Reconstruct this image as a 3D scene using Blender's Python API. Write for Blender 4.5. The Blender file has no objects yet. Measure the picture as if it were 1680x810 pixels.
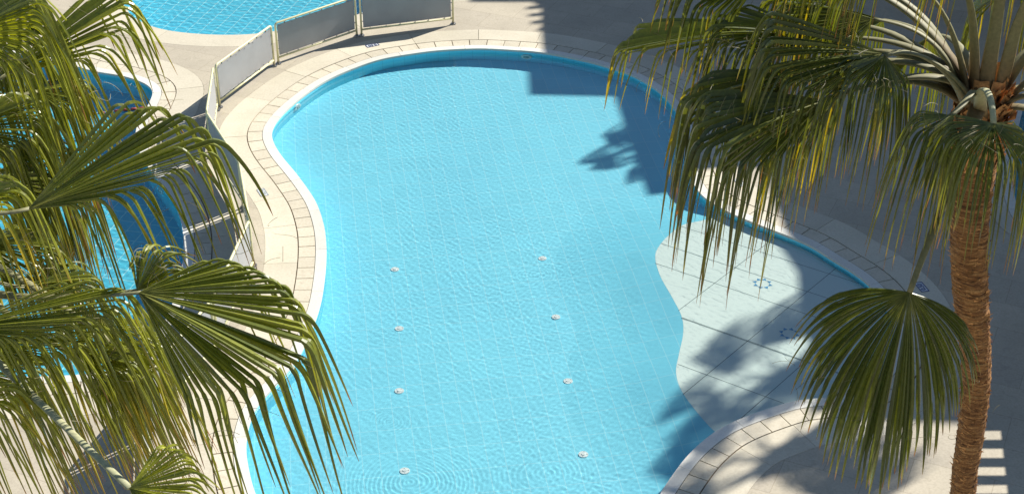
import bpy, bmesh, math, random
import numpy as np
from mathutils import Vector, Matrix, noise
from mathutils.geometry import tessellate_polygon
R = math.radians
random.seed(7); rng = np.random.RandomState(7)
scene = bpy.context.scene
col = scene.collection

# ------------------------------------------------------------------ camera
H = 16.0; F = 2500.0; PIT = math.atan(1512.0/F)
SP, CP = math.sin(PIT), math.cos(PIT)
cam_d = bpy.data.cameras.new('camera'); cam = bpy.data.objects.new('camera', cam_d); col.objects.link(cam)
cam.location = (0, 0, H); cam.rotation_euler = (math.pi/2 - PIT, 0, 0)
cam_d.sensor_fit = 'HORIZONTAL'; cam_d.sensor_width = 36; cam_d.lens = 36*F/1680
cam_d.clip_end = 600
scene.camera = cam

# ------------------------------------------------------------------ world, sun, exposure
SX, SY = 1.036, 0.918                      # horizontal run of the sun ray per metre of height (towards the sun)
SUN_EL = math.atan(1/math.hypot(SX, SY)); SUN_AZ = math.atan2(SX, SY)   # from +y towards +x
w = bpy.data.worlds.new('World'); scene.world = w; w.use_nodes = True
nt = w.node_tree; nt.nodes.clear()
sky = nt.nodes.new('ShaderNodeTexSky'); sky.sky_type = 'NISHITA'; sky.sun_disc = False
sky.sun_elevation = SUN_EL; sky.sun_rotation = SUN_AZ; sky.air_density = 1.0; sky.dust_density = 0.25
bg = nt.nodes.new('ShaderNodeBackground'); bg.inputs[1].default_value = 0.064
wo = nt.nodes.new('ShaderNodeOutputWorld')
nt.links.new(sky.outputs[0], bg.inputs[0]); nt.links.new(bg.outputs[0], wo.inputs[0])
sd = bpy.data.lights.new('sun', 'SUN'); sun = bpy.data.objects.new('sun', sd); col.objects.link(sun)
sd.energy = 5.0; sd.angle = R(0.53); sd.color = (1, 0.95, 0.86)
sun.rotation_euler = Vector((SX, SY, 1)).to_track_quat('Z', 'Y').to_euler()
sun.location = (30, 30, 40)
scene.view_settings.view_transform = 'Standard'; scene.view_settings.look = 'None'
scene.view_settings.exposure = 0.78; scene.view_settings.gamma = 1
scene.render.engine = 'CYCLES'
cy = scene.cycles
cy.use_denoising = True; cy.max_bounces = 10; cy.diffuse_bounces = 3; cy.glossy_bounces = 3
cy.transmission_bounces = 6; cy.transparent_max_bounces = 8
cy.caustics_refractive = True; cy.caustics_reflective = False
cy.sample_clamp_indirect = 6
sd.cycles.is_caustics_light = True

# ------------------------------------------------------------------ mapping between the photo's pixels and the place
def ray(px, py):
    u, v = (px-840)/F, (py-405)/F
    return Vector((u, CP - v*SP, -SP - v*CP))
def Q(px, py, t):                           # point at camera depth t
    return Vector((0, 0, H)) + ray(px, py)*t
def P(px, py, z=0.0):                       # point on the horizontal plane z
    d = ray(px, py); return Vector((0, 0, H)) + d*((z-H)/d.z)
WZ = -0.10                                  # water level
DEP = 0.52
def PW(px, py, dep):                        # point on the bottom seen through the water
    a = P(px, py, WZ); d = ray(px, py).normalized(); h = Vector((d.x, d.y, 0)); s = h.length; h.normalize()
    sr = s/1.333; tr = sr/math.sqrt(1-sr*sr)
    return Vector((a.x + h.x*tr*dep, a.y + h.y*tr*dep, WZ-dep))
def smooth_closed(pts, step=0.15, closed=True):
    n = len(pts); out = []
    rngi = range(n) if closed else range(n-1)
    for i in rngi:
        if closed: p0, p1, p2, p3 = pts[(i-1) % n], pts[i], pts[(i+1) % n], pts[(i+2) % n]
        else: p0, p1, p2, p3 = pts[max(i-1, 0)], pts[i], pts[i+1], pts[min(i+2, n-1)]
        k = max(2, int((Vector(p2)-Vector(p1)).length/step*2))
        for j in range(k):
            t = j/k
            out.append(0.5*((2*p1) + (p2-p0)*t + (2*p0-5*p1+4*p2-p3)*t*t + (3*p1-p0-3*p2+p3)*t**3))
    if not closed: out.append(pts[-1].copy())
    # even spacing
    cs = [0.0]; m = len(out); seq = out + ([out[0]] if closed else [])
    for a, b in zip(seq[:-1], seq[1:]): cs.append(cs[-1] + (b-a).length)
    N = max(8, int(cs[-1]/step)); res = []; k = 0
    for i in range(N + (0 if closed else 1)):
        s = cs[-1]*i/N
        while k < len(cs)-2 and cs[k+1] < s: k += 1
        f = (s-cs[k])/max(1e-9, cs[k+1]-cs[k]); res.append(seq[k].lerp(seq[k+1], min(1, f)))
    if closed:
        for _ in range(3):
            res = [(res[i-1] + res[i]*2 + res[(i+1) % len(res)])/4 for i in range(len(res))]
    return res
def area2(p): return sum(p[i-1].x*p[i].y - p[i].x*p[i-1].y for i in range(len(p)))
def offset(p, d):                            # outward (polygon is counter clockwise)
    n = len(p); o = []
    for i in range(n):
        t = (p[(i+1) % n]-p[i-1]); t.z = 0; t.normalize()
        o.append(Vector((p[i].x + t.y*d, p[i].y - t.x*d, p[i].z)))
    return o
def atz(p, z): return [Vector((q.x, q.y, z)) for q in p]

# ------------------------------------------------------------------ object helpers
def mesh_obj(name, verts, faces, mat, parent=None, smooth=False):
    me = bpy.data.meshes.new(name); me.from_pydata([tuple(v) for v in verts], [], faces)
    me.validate(); me.update()
    o = bpy.data.objects.new(name, me); col.objects.link(o)
    for m in (mat if isinstance(mat, (list, tuple)) else [mat]): me.materials.append(m)
    if smooth: me.polygons.foreach_set('use_smooth', [True]*len(me.polygons))
    if parent is not None: o.parent = parent
    return o
def bm_obj(name, bm, mat, parent=None, smooth=False):
    me = bpy.data.meshes.new(name); bm.to_mesh(me); bm.free()
    o = bpy.data.objects.new(name, me); col.objects.link(o)
    for m in (mat if isinstance(mat, (list, tuple)) else [mat]): me.materials.append(m)
    if smooth: me.polygons.foreach_set('use_smooth', [True]*len(me.polygons))
    if parent is not None: o.parent = parent
    return o
def empty(name, loc=(0, 0, 0), rz=0):
    o = bpy.data.objects.new(name, None); col.objects.link(o); o.location = loc; o.rotation_euler.z = rz
    o.empty_display_size = 0.2
    return o
def tag(o, label=None, cat=None, group=None, kind=None):
    if label: o['label'] = label
    if cat: o['category'] = cat
    if group: o['group'] = group
    if kind: o['kind'] = kind
    return o
def receiver(o):
    o.cycles.is_caustics_receiver = True; return o
def box(bm, c, s, rz=0, bev=0.0):
    r = bmesh.ops.create_cube(bm, size=1.0, matrix=Matrix.Translation(c) @ Matrix.Rotation(rz, 4, 'Z') @ Matrix.Diagonal((s[0], s[1], s[2], 1)))
    if bev > 0:
        es = list({e for v in r['verts'] for e in v.link_edges})
        bmesh.ops.bevel(bm, geom=es, offset=bev, segments=2, affect='EDGES')
def tube(bm, pts, rad, sides=8, flat=1.0, up=Vector((0, 0, 1))):
    rings = []; n = len(pts)
    for i, p in enumerate(pts):
        t = (pts[min(i+1, n-1)] - pts[max(i-1, 0)]).normalized()
        a = t.cross(up)
        if a.length < 1e-3: a = t.cross(Vector((1, 0, 0)))
        a.normalize(); b = a.cross(t).normalized()
        r = rad[i] if isinstance(rad, (list, tuple)) else rad
        rings.append([bm.verts.new(p + a*math.cos(2*math.pi*k/sides)*r + b*math.sin(2*math.pi*k/sides)*r*flat) for k in range(sides)])
    for A, B in zip(rings[:-1], rings[1:]):
        for k in range(sides): bm.faces.new((A[k], A[(k+1) % sides], B[(k+1) % sides], B[k]))
    bm.faces.new(rings[0][::-1]); bm.faces.new(rings[-1])

# ------------------------------------------------------------------ materials
def mat(name, build):
    m = bpy.data.materials.new(name); m.use_nodes = True; t = m.node_tree; t.nodes.clear()
    out = t.nodes.new('ShaderNodeOutputMaterial'); s = build(t)
    t.links.new(s, out.inputs[0]); return m
def N(t, typ, **kw):
    n = t.nodes.new(typ)
    for k, v in kw.items():
        if k.startswith('i_'):
            key = k[2:]
            key = int(key) if key.isdigit() else key.replace('_', ' ')
            n.inputs[key].default_value = v
        else: setattr(n, k, v)
    return n
def L(t, a, b): t.links.new(a, b)
def gco(t, rot=0, scale=(1, 1, 1)):
    g = N(t, 'ShaderNodeNewGeometry'); mp = N(t, 'ShaderNodeMapping'); L(t, g.outputs['Position'], mp.inputs[0])
    mp.inputs['Rotation'].default_value = (0, 0, rot); mp.inputs['Scale'].default_value = scale
    return mp.outputs[0]
def ramp(t, fac, stops):
    r = N(t, 'ShaderNodeValToRGB'); L(t, fac, r.inputs[0]); e = r.color_ramp.elements
    while len(e) < len(stops): e.new(0.5)
    for x, (p, c) in zip(e, stops): x.position = p; x.color = (*c, 1) if len(c) == 3 else c
    return r.outputs[0]
def mixc(t, fac, a, b, mode='MIX'):
    m = N(t, 'ShaderNodeMix', data_type='RGBA', blend_type=mode)
    for s, v in ((m.inputs[0], fac), (m.inputs[6], a), (m.inputs[7], b)):
        if hasattr(v, 'links') or hasattr(v, 'is_linked'): L(t, v, s)
        elif isinstance(v, (int, float)): s.default_value = v
        else: s.default_value = (*v, 1)
    return m.outputs[2]
def stone(name, c1, c2, c3, rough=0.75, grid=None, jointc=(0.2, 0.18, 0.15), bump=0.12, stain=0.35):
    def b(t):
        co = gco(t)
        n1 = N(t, 'ShaderNodeTexNoise', i_Scale=0.9, i_Detail=6.0, i_Roughness=0.6); L(t, co, n1.inputs[0])
        n2 = N(t, 'ShaderNodeTexNoise', i_Scale=22.0, i_Detail=6.0, i_Roughness=0.65); L(t, co, n2.inputs[0])
        n3 = N(t, 'ShaderNodeTexNoise', i_Scale=4.5, i_Detail=5.0, i_Roughness=0.7, i_Distortion=0.8); L(t, co, n3.inputs[0])
        a = ramp(t, n1.outputs[0], [(0.33, c1), (0.67, c2)])
        a = mixc(t, ramp(t, n2.outputs[0], [(0.42, (0, 0, 0)), (0.72, (0.7,)*3)]), a, c3)
        nv = N(t, 'ShaderNodeTexVoronoi', i_Scale=3.1); L(t, co, nv.inputs[0])
        a = mixc(t, ramp(t, nv.outputs['Distance'], [(0.0, (0.6,)*3), (0.035, (0, 0, 0))]), a, (0.16, 0.12, 0.08))
        a = mixc(t, ramp(t, n3.outputs[0], [(0.52, (0, 0, 0)), (0.75, (stain,)*3)]), a, tuple(x*0.72 for x in c3))
        gi = N(t, 'ShaderNodeNewGeometry')
        hv = N(t, 'ShaderNodeHueSaturation'); L(t, a, hv.inputs['Color'])
        mr = N(t, 'ShaderNodeMapRange'); L(t, gi.outputs['Random Per Island'], mr.inputs[0]); mr.inputs[3].default_value = 0.90; mr.inputs[4].default_value = 1.06
        L(t, mr.outputs[0], hv.inputs['Value']); a = hv.outputs[0]
        if grid:
            co2 = gco(t, grid[0])
            br = N(t, 'ShaderNodeTexBrick', i_Scale=1.0); L(t, co2, br.inputs[0])
            br.inputs['Brick Width'].default_value = grid[1]; br.inputs['Row Height'].default_value = grid[2]
            br.inputs['Mortar Size'].default_value = grid[3]; br.offset = grid[4]
            br.inputs['Color1'].default_value = (1, 1, 1, 1); br.inputs['Color2'].default_value = (0.88, 0.88, 0.9, 1); br.inputs['Mortar'].default_value = (*jointc, 1)
            a = mixc(t, 1.0, a, br.outputs[0], 'MULTIPLY')
        p = N(t, 'ShaderNodeBsdfPrincipled', i_Roughness=rough); L(t, a, p.inputs['Base Color'])
        bp = N(t, 'ShaderNodeBump', i_Strength=bump, i_Distance=0.01); L(t, n2.outputs[0], bp.inputs['Height']); L(t, bp.outputs[0], p.inputs['Normal'])
        return p.outputs[0]
    return mat(name, b)
def plain(name, c, rough=0.5, var=0.12, scale=6.0, metallic=0.0, bump=0.0):
    def b(t):
        co = gco(t); n = N(t, 'ShaderNodeTexNoise', i_Scale=scale, i_Detail=5.0, i_Roughness=0.6); L(t, co, n.inputs[0])
        lo = tuple(x*(1-var) for x in c); hi = tuple(min(1, x*(1+var)) for x in c)
        a = ramp(t, n.outputs[0], [(0.35, lo), (0.65, hi)])
        p = N(t, 'ShaderNodeBsdfPrincipled', i_Roughness=rough, i_Metallic=metallic); L(t, a, p.inputs['Base Color'])
        if bump:
            bp = N(t, 'ShaderNodeBump', i_Strength=bump, i_Distance=0.01); L(t, n.outputs[0], bp.inputs['Height']); L(t, bp.outputs[0], p.inputs['Normal'])
        return p.outputs[0]
    return mat(name, b)
M = {}
M['deck'] = stone('deck_stone', (0.455, 0.405, 0.31), (0.54, 0.48, 0.37), (0.37, 0.32, 0.24), grid=(R(24), 1.3, 0.9, 0.006, 0.5), jointc=(0.72, 0.7, 0.68), rough=0.8)
M['slab'] = stone('coping_slab', (0.53, 0.485, 0.375), (0.61, 0.56, 0.445), (0.46, 0.40, 0.30), rough=0.8, stain=0.25)
M['tile'] = stone('coping_tile', (0.55, 0.50, 0.39), (0.63, 0.575, 0.46), (0.47, 0.40, 0.28), rough=0.75, stain=0.45)
M['lip'] = stone('white_lip', (0.62, 0.61, 0.55), (0.69, 0.68, 0.62), (0.56, 0.54, 0.47), rough=0.6, stain=0.15)
M['grout'] = plain('dark_grout', (0.17, 0.12, 0.07), 0.95, 0.4, 8)
M['bed'] = plain('pale_joint', (0.36, 0.31, 0.23), 0.95, 0.3, 8)
def pool_tile(name, c, cj, rot, sx, sy, jm, shade=0.0):
    def b(t):
        co = gco(t, rot)
        br = N(t, 'ShaderNodeTexBrick', i_Scale=1.0); L(t, co, br.inputs[0]); br.offset = 0.0
        br.inputs['Brick Width'].default_value = sx; br.inputs['Row Height'].default_value = sy
        br.inputs['Mortar Size'].default_value = jm; br.inputs['Mortar Smooth'].default_value = 0.3
        br.inputs['Color1'].default_value = (*c, 1); br.inputs['Color2'].default_value = (*[x*0.95 for x in c], 1)
        br.inputs['Mortar'].default_value = (*cj, 1)
        n = N(t, 'ShaderNodeTexNoise', i_Scale=0.5, i_Detail=4.0); L(t, co, n.inputs[0])
        a = mixc(t, 1.0, br.outputs[0], ramp(t, n.outputs[0], [(0.3, (0.93, 0.95, 0.97)), (0.7, (1, 1, 1))]), 'MULTIPLY')
        p = N(t, 'ShaderNodeBsdfPrincipled', i_Roughness=0.45); L(t, a, p.inputs['Base Color'])
        return p.outputs[0]
    return mat(name, b)
BLUE = (0.27, 0.80, 0.96)
M['pfloor'] = pool_tile('pool_floor_tile', BLUE, (0.40, 0.85, 0.96), R(-8), 0.30, 0.62, 0.009)
M['pfloor2'] = pool_tile('pool_floor_tile_turquoise', (0.10, 0.62, 0.80), (0.40, 0.82, 0.88), R(14), 0.36, 0.36, 0.014)
M['shelf'] = stone('shelf_paving', (0.84, 0.92, 0.84), (0.88, 0.95, 0.87), (0.80, 0.89, 0.82), rough=0.6, stain=0.12)
def wall_b(t):
    tc = N(t, 'ShaderNodeUVMap')
    br = N(t, 'ShaderNodeTexBrick', i_Scale=1.0); L(t, tc.outputs[0], br.inputs[0]); br.offset = 0.0
    br.inputs['Brick Width'].default_value = 0.30; br.inputs['Row Height'].default_value = 0.20
    br.inputs['Mortar Size'].default_value = 0.005
    br.inputs['Color1'].default_value = (0.15, 0.76, 0.97, 1); br.inputs['Color2'].default_value = (0.16, 0.79, 0.98, 1); br.inputs['Mortar'].default_value = (0.11, 0.60, 0.80, 1)
    p = N(t, 'ShaderNodeBsdfPrincipled', i_Roughness=0.3); L(t, br.outputs[0], p.inputs['Base Color'])
    return p.outputs[0]
M['pwall'] = mat('pool_wall_tile', wall_b)
def water_b(t):
    g = N(t, 'ShaderNodeBsdfGlass', i_Roughness=0.0, i_IOR=1.333); g.inputs['Color'].default_value = (0.94, 0.995, 1.0, 1)
    return g.outputs[0]
M['water'] = mat('pool_water', water_b)
M['cream'] = plain('cream_paint', (0.68, 0.64, 0.38), 0.4, 0.08, 9)
M['sheet'] = plain('grey_white_sheet', (0.31, 0.315, 0.325), 0.45, 0.06, 1.6)
M['dark'] = plain('dark_rubber', (0.05, 0.05, 0.05), 0.6)
M['steel'] = plain('dull_steel', (0.25, 0.25, 0.25), 0.35, metallic=0.8)
M['white'] = plain('white_plastic', (0.88, 0.9, 0.87), 0.35, 0.04)
M['lens'] = plain('grey_lens', (0.30, 0.42, 0.44), 0.15, 0.1)
M['blue'] = plain('blue_mosaic', (0.015, 0.10, 0.32), 0.4, 0.3, 30)
M['navy'] = plain('navy_mosaic', (0.02, 0.045, 0.17), 0.4, 0.3, 30)
M['faded'] = plain('sunlit_mosaic', (0.33, 0.37, 0.40), 0.5, 0.3, 30)  # fainter copy of the marker ink for sunlit markers, light put into the colour
M['starblue'] = plain('star_mosaic', (0.08, 0.33, 0.58), 0.4, 0.2, 30)
M['markwhite'] = plain('marker_white', (0.62, 0.64, 0.64), 0.5, 0.05)
M['red'] = plain('faded_red_float', (0.30, 0.05, 0.04), 0.4)
M['rope'] = plain('pale_rope', (0.55, 0.52, 0.42), 0.8)
M['plaster'] = stone('ochre_plaster', (0.52, 0.42, 0.30), (0.58, 0.47, 0.34), (0.48, 0.38, 0.27), rough=0.9)
M['roofm'] = plain('roof_gravel', (0.35, 0.32, 0.28), 0.95, 0.2, 12)
M['glass'] = plain('window_glass', (0.03, 0.05, 0.07), 0.05)
M['timber'] = plain('timber', (0.22, 0.12, 0.06), 0.7, 0.25, 14)
def leaf_mat(name, gloss=0.30, transl=0.26):
    def b(t):
        at = N(t, 'ShaderNodeVertexColor', layer_name='col')
        g = N(t, 'ShaderNodeNewGeometry')
        n = N(t, 'ShaderNodeTexNoise', i_Scale=30.0, i_Detail=3.0); L(t, g.outputs['Position'], n.inputs[0])
        c = mixc(t, 1.0, at.outputs[0], ramp(t, n.outputs[0], [(0.3, (0.78, 0.8, 0.78)), (0.7, (1.15, 1.12, 1.1))]), 'MULTIPLY')
        p = N(t, 'ShaderNodeBsdfPrincipled', i_Roughness=gloss); L(t, c, p.inputs['Base Color'])
        p.inputs['Specular IOR Level'].default_value = 0.55
        hs = N(t, 'ShaderNodeHueSaturation', i_Hue=0.485, i_Saturation=1.15, i_Value=1.9); L(t, c, hs.inputs['Color'])
        tr = N(t, 'ShaderNodeBsdfTranslucent'); L(t, hs.outputs[0], tr.inputs[0])
        mx = N(t, 'ShaderNodeMixShader', i_0=transl); L(t, p.outputs[0], mx.inputs[1]); L(t, tr.outputs[0], mx.inputs[2])
        return mx.outputs[0]
    return mat(name, b)
M['leaf'] = leaf_mat('palm_leaf'); M['petiole'] = leaf_mat('palm_petiole', 0.62, 0.06)
def trunk_b(t):
    tc = N(t, 'ShaderNodeUVMap')
    mp = N(t, 'ShaderNodeMapping'); L(t, tc.outputs[0], mp.inputs[0]); mp.inputs['Scale'].default_value = (2.2, 16, 1)
    n1 = N(t, 'ShaderNodeTexNoise', i_Scale=2.2, i_Detail=9.0, i_Roughness=0.75, i_Distortion=0.6); L(t, mp.outputs[0], n1.inputs[0])
    mp2 = N(t, 'ShaderNodeMapping'); L(t, tc.outputs[0], mp2.inputs[0]); mp2.inputs['Scale'].default_value = (26, 4, 1)
    n2 = N(t, 'ShaderNodeTexNoise', i_Scale=1.5, i_Detail=6.0, i_Roughness=0.7); L(t, mp2.outputs[0], n2.inputs[0])
    a = ramp(t, n1.outputs[0], [(0.34, (0.03, 0.012, 0.005)), (0.45, (0.27, 0.11, 0.03)), (0.56, (0.55, 0.27, 0.09)), (0.72, (0.80, 0.50, 0.22))])
    a = mixc(t, ramp(t, n2.outputs[0], [(0.4, (0, 0, 0)), (0.7, (0.35,)*3)]), a, (0.14, 0.06, 0.022))
    ad = N(t, 'ShaderNodeMath', operation='ADD'); L(t, n1.outputs[0], ad.inputs[0]); L(t, n2.outputs[0], ad.inputs[1])
    p = N(t, 'ShaderNodeBsdfPrincipled', i_Roughness=0.85); L(t, a, p.inputs['Base Color'])
    bp = N(t, 'ShaderNodeBump', i_Strength=1.0, i_Distance=0.05); L(t, ad.outputs[0], bp.inputs['Height']); L(t, bp.outputs[0], p.inputs['Normal'])
    return p.outputs[0]
M['trunk'] = mat('palm_bark', trunk_b)
M['fibre'] = plain('palm_fibre', (0.46, 0.23, 0.085), 0.9, 0.5, 14, bump=0.6)

# ------------------------------------------------------------------ pools: outlines read off the photo, turned into metres on the deck plane
main_px = [(418,810),(408,775),(402,735),(406,700),(420,665),(450,632),(485,590),(508,545),(524,500),(531,460),(534,428),(534,396),(530,368),(519,335),(505,312),(485,285),(460,255),
 (447,232),(445,215),(452,200),(470,180),(500,155),(535,132),(580,112),(625,97),(670,89),(715,83),(780,79.5),(825,81),(890,86),(950,97),(990,107),(1040,124),(1085,152),(1112,185),
 (1124,218),(1124,258),(1134,292),(1152,320),(1177,337),(1199,349),(1240,366),(1290,385),(1330,402),(1368,426),(1407,450),(1440,480),(1462,520),(1468,565),(1450,607),(1415,637),(1370,651),(1316,656),(1288,662),(1251,674),
 (1211,689),(1174,708),(1134,742),(1109,773),(1086,807),(1050,870),(990,930),(900,970),(700,985),(540,940),(450,870)]
left_px = [(40,90),(89,103),(124,108),(151,116),(200,124),(224,131),(241,138),(250,146),(252,153),(248,164),(238,184),(226,206),(224,230),(236,262),(262,297),(288,335),(301,378),(301,430),
 (287,490),(264,540),(233,580),(200,602),(150,613),(92,617),(38,618),(0,618),(-150,600),(-300,500),(-350,300),(-250,150),(-80,75)]
top_px = [(165,-50),(187,-12),(204,11),(215,26),(234,38),(258,47),(290,53),(327,56.5),(364,58),(401,57.5),(425,55.5),(447,52.5),(500,45),(545,37),(584,26),(615,10),(632,-12),(625,-60),(560,-110),(350,-140),(200,-110)]
right_px = [(1690,150),(1672,200),(1660,270),(1664,325),(1680,362),(1700,378),(1800,410),(1950,400),(2050,300),(2000,180),(1850,110),(1730,118)]
def outline(pxs, step=0.12):
    p = smooth_closed([P(x, y) for x, y in pxs], step)
    if area2(p) < 0: p.reverse()
    return p
pools = {'main': outline(main_px), 'left': outline(left_px), 'top': outline(top_px), 'right': outline(right_px)}
LIPW, TILEW, SLABW = 0.20, 0.34, 0.68

def ring_pieces(name, poly, d0, d1, z, length, gap, m, thick=0.05, jitter=0.0):
    """one band of stones round a pool, each stone a loose block with its joint left open"""
    n = len(poly); per = sum((poly[i]-poly[i-1]).length for i in range(n))
    A, B = offset(poly, d0), offset(poly, d1)
    cnt = max(4, round(per/length)); cs = [0.0]
    for i in range(n): cs.append(cs[-1] + (poly[(i+1) % n]-poly[i]).length)
    def at(arr, s):
        s %= cs[-1]; k = min(n-1, np.searchsorted(cs, s, 'right')-1); f = (s-cs[k])/(cs[k+1]-cs[k]); return arr[k].lerp(arr[(k+1) % n], f)
    cuts = [per*i/cnt + random.uniform(-jitter, jitter)*length for i in range(cnt)]; cuts.append(cuts[0]+per)
    V, Fc = [], []
    for s0, s1 in zip(cuts[:-1], cuts[1:]):
        s0 += gap/2; s1 -= gap/2; k = max(1, int((s1-s0)/0.12)); base = len(V)
        dz = random.uniform(-0.0015, 0.0015)
        for j in range(k+1):
            s = s0 + (s1-s0)*j/k; a, b = at(A, s), at(B, s)
            V += [(a.x, a.y, z-thick), (a.x, a.y, z+dz), (b.x, b.y, z+dz), (b.x, b.y, z-thick)]
        for j in range(k):
            q = base+4*j
            for c in range(4): Fc.append((q+c, q+(c+1) % 4, q+4+(c+1) % 4, q+4+c))
        Fc.append((base, base+3, base+2, base+1)); e = base+4*k; Fc.append((e, e+1, e+2, e+3))
    o = mesh_obj(name, V, Fc, m)
    return tag(o, kind='structure')
def sheet(name, outer, holes, z, m):
    polys = [atz(outer, z)] + [atz(h, z)[::-1] for h in holes]
    tri = tessellate_polygon(polys); V = [v for pl in polys for v in pl]
    fixed = []
    for a, b, c in tri:
        n = (V[b]-V[a]).cross(V[c]-V[a]); fixed.append((a, b, c) if n.z > 0 else (a, c, b))
    return tag(mesh_obj(name, V, fixed, m), kind='structure')
def wall_strip(name, poly, z0, z1, m, closed=True):
    n = len(poly); V = []; Fc = []; us = [0.0]
    for i in range(n): us.append(us[-1] + (poly[(i+1) % n]-poly[i]).length)
    m_ = n+1 if closed else n
    for i in range(m_):
        p = poly[i % n]; V += [(p.x, p.y, z0), (p.x, p.y, z1)]
    for i in range(m_-1): Fc.append((2*i, 2*i+1, 2*i+3, 2*i+2))
    o = mesh_obj(name, V, Fc, m); uv = o.data.uv_layers.new(name='UVMap')
    for f in o.data.polygons:
        for li in f.loop_indices:
            vi = o.data.loops[li].vertex_index; uv.data[li].uv = (us[vi//2], z0 if vi % 2 == 0 else z1)
    return receiver(tag(o, kind='structure'))

def inside(px, py, poly):
    X = np.array([q.x for q in poly]); Y = np.array([q.y for q in poly]); r = np.zeros(px.shape, bool)
    for i in range(len(X)):
        x0, y0, x1, y1 = X[i-1], Y[i-1], X[i], Y[i]
        if y0 == y1: continue
        c = ((Y[i] > py) != (y0 > py)); r ^= c & (px < (x0-x1)*(py-y1)/(y0-y1)+x1)
    return r
NW = 56
_k = 2*np.pi/np.exp(rng.uniform(np.log(0.055), np.log(0.24), NW)); _a = rng.uniform(0, 2*np.pi, NW) * 0.75 + 0.4
_ph = rng.uniform(0, 2*np.pi, NW)
def waves(x, y, amp, rings=()):
    h = np.zeros(x.shape)
    # gentle warp keeps the pattern from repeating
    wx = x + 0.10*np.sin(1.3*y+0.7) + 0.05*np.sin(3.1*x+2.0*y); wy = y + 0.10*np.sin(1.1*x+1.9) + 0.05*np.sin(2.7*y-1.6*x)
    env = 0.8 + 0.25*np.sin(0.35*x+0.5*y+1) * np.sin(0.6*x-0.25*y+2)
    for k, a, p in zip(_k, _a, _ph):
        h += (1.0/k**1.3)*(14/24.0)**-1.3*0.55*np.sin(k*(np.cos(a)*wx+np.sin(a)*wy)+p)
    h *= amp*env
    for cx, cy_, A, lam, rad in rings:
        r = np.hypot(x-cx, y-cy_)*(1+0.05*np.sin(3*np.arctan2(y-cy_, x-cx)+cx)) + 0.02*np.sin(5*x+3*y); h += 0.6*(0.6+0.4*np.sin(np.arctan2(y-cy_, x-cx)*2+cy_))*A*np.sin(2*np.pi*r/lam)*np.exp(-(r/rad)**2)
    return h
def water(name, poly, amp, res, rings=()):
    grown = offset(poly, 0.06)
    xs = [q.x for q in grown]; ys = [q.y for q in grown]
    x0, x1, y0, y1 = max(min(xs), -22), min(max(xs), 22), min(ys), min(max(ys), 62)
    nx, ny = int((x1-x0)/res), int((y1-y0)/res)
    gx, gy = np.meshgrid(x0+np.arange(nx+1)*res, y0+np.arange(ny+1)*res)
    cx, cyy = gx[:-1, :-1]+res/2, gy[:-1, :-1]+res/2
    m = inside(cx, cyy, grown)
    idx = np.arange((nx+1)*(ny+1)).reshape(ny+1, nx+1)
    quads = np.stack([idx[:-1, :-1][m], idx[:-1, 1:][m], idx[1:, 1:][m], idx[1:, :-1][m]], 1)
    used, inv = np.unique(quads.ravel(), return_inverse=True)
    vx, vy = gx.ravel()[used], gy.ravel()[used]; vz = WZ + waves(vx, vy, amp, rings)
    co = np.stack([vx, vy, vz], 1).astype(np.float32); q = inv.reshape(-1, 4).astype(np.int32)
    me = bpy.data.meshes.new(name); me.vertices.add(len(co)); me.vertices.foreach_set('co', co.ravel())
    me.loops.add(q.size); me.loops.foreach_set('vertex_index', q.ravel()); me.polygons.add(len(q))
    me.polygons.foreach_set('loop_start', np.arange(0, q.size, 4)); me.polygons.foreach_set('loop_total', np.full(len(q), 4))
    me.polygons.foreach_set('use_smooth', np.ones(len(q), bool)); me.update(calc_edges=True); me.materials.append(M['water'])
    o = bpy.data.objects.new(name, me); col.objects.link(o); o.cycles.is_caustics_caster = True
    return tag(o, kind='structure')

# ---- deck, coping bands, basins
ground = [Vector((-90, -40, 0)), Vector((90, -40, 0)), Vector((90, 130, 0)), Vector((-90, 130, 0))]
WID = {'main': LIPW+TILEW+SLABW, 'left': LIPW+TILEW+SLABW, 'top': 0.75, 'right': 0.6}
sheet('deck', ground, [offset(p, WID[k]) for k, p in pools.items()], 0.0, M['deck'])
for k, p in pools.items():
    sheet('coping_bed', offset(p, WID[k]+0.05), [offset(p, 0.02)], -0.022, M['grout'] if k in ('main', 'left') else M['bed'])
for k in ('main', 'left'):
    p = pools[k]
    ring_pieces('pool_lip', p, -0.015, LIPW, 0.004, 1.55, 0.007, M['lip'], jitter=0.05)
    ring_pieces('coping_tiles', p, LIPW+0.012, LIPW+TILEW, 0.0, 0.42, 0.02, M['tile'], jitter=0.05)
    ring_pieces('coping_slabs', p, LIPW+TILEW+0.024, WID[k]-0.004, 0.003, 1.5, 0.009, M['slab'], jitter=0.05)
ring_pieces('coping_slabs', pools['top'], -0.015, WID['top'], 0.003, 2.6, 0.009, M['slab'], jitter=0.1)
ring_pieces('pool_lip', pools['right'], -0.015, 0.2, 0.003, 1.5, 0.009, M['lip'], jitter=0.1)
ring_pieces('coping_slabs', pools['right'], 0.21, 0.59, 0.003, 1.5, 0.009, M['slab'], jitter=0.1)
DEPS = {'main': DEP, 'left': 0.9, 'top': 1.1, 'right': 0.9}
for k, p in pools.items():
    z0 = WZ-DEPS[k]-0.01
    wall_strip('pool_wall', p, z0, 0.0, M['pwall'])
    if k != 'main': receiver(sheet('pool_floor', offset(p, 0.03), [], WZ-DEPS[k], M['pfloor2']))
# main floor: one sheet, a low step up towards the viewer
pm = pools['main']
receiver(sheet('pool_floor', offset(pm, 0.03), [], WZ-DEP, M['pfloor']))
stepA = PW(560, 345, DEP-0.05); stepB = PW(1090, 330, DEP-0.05)
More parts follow.
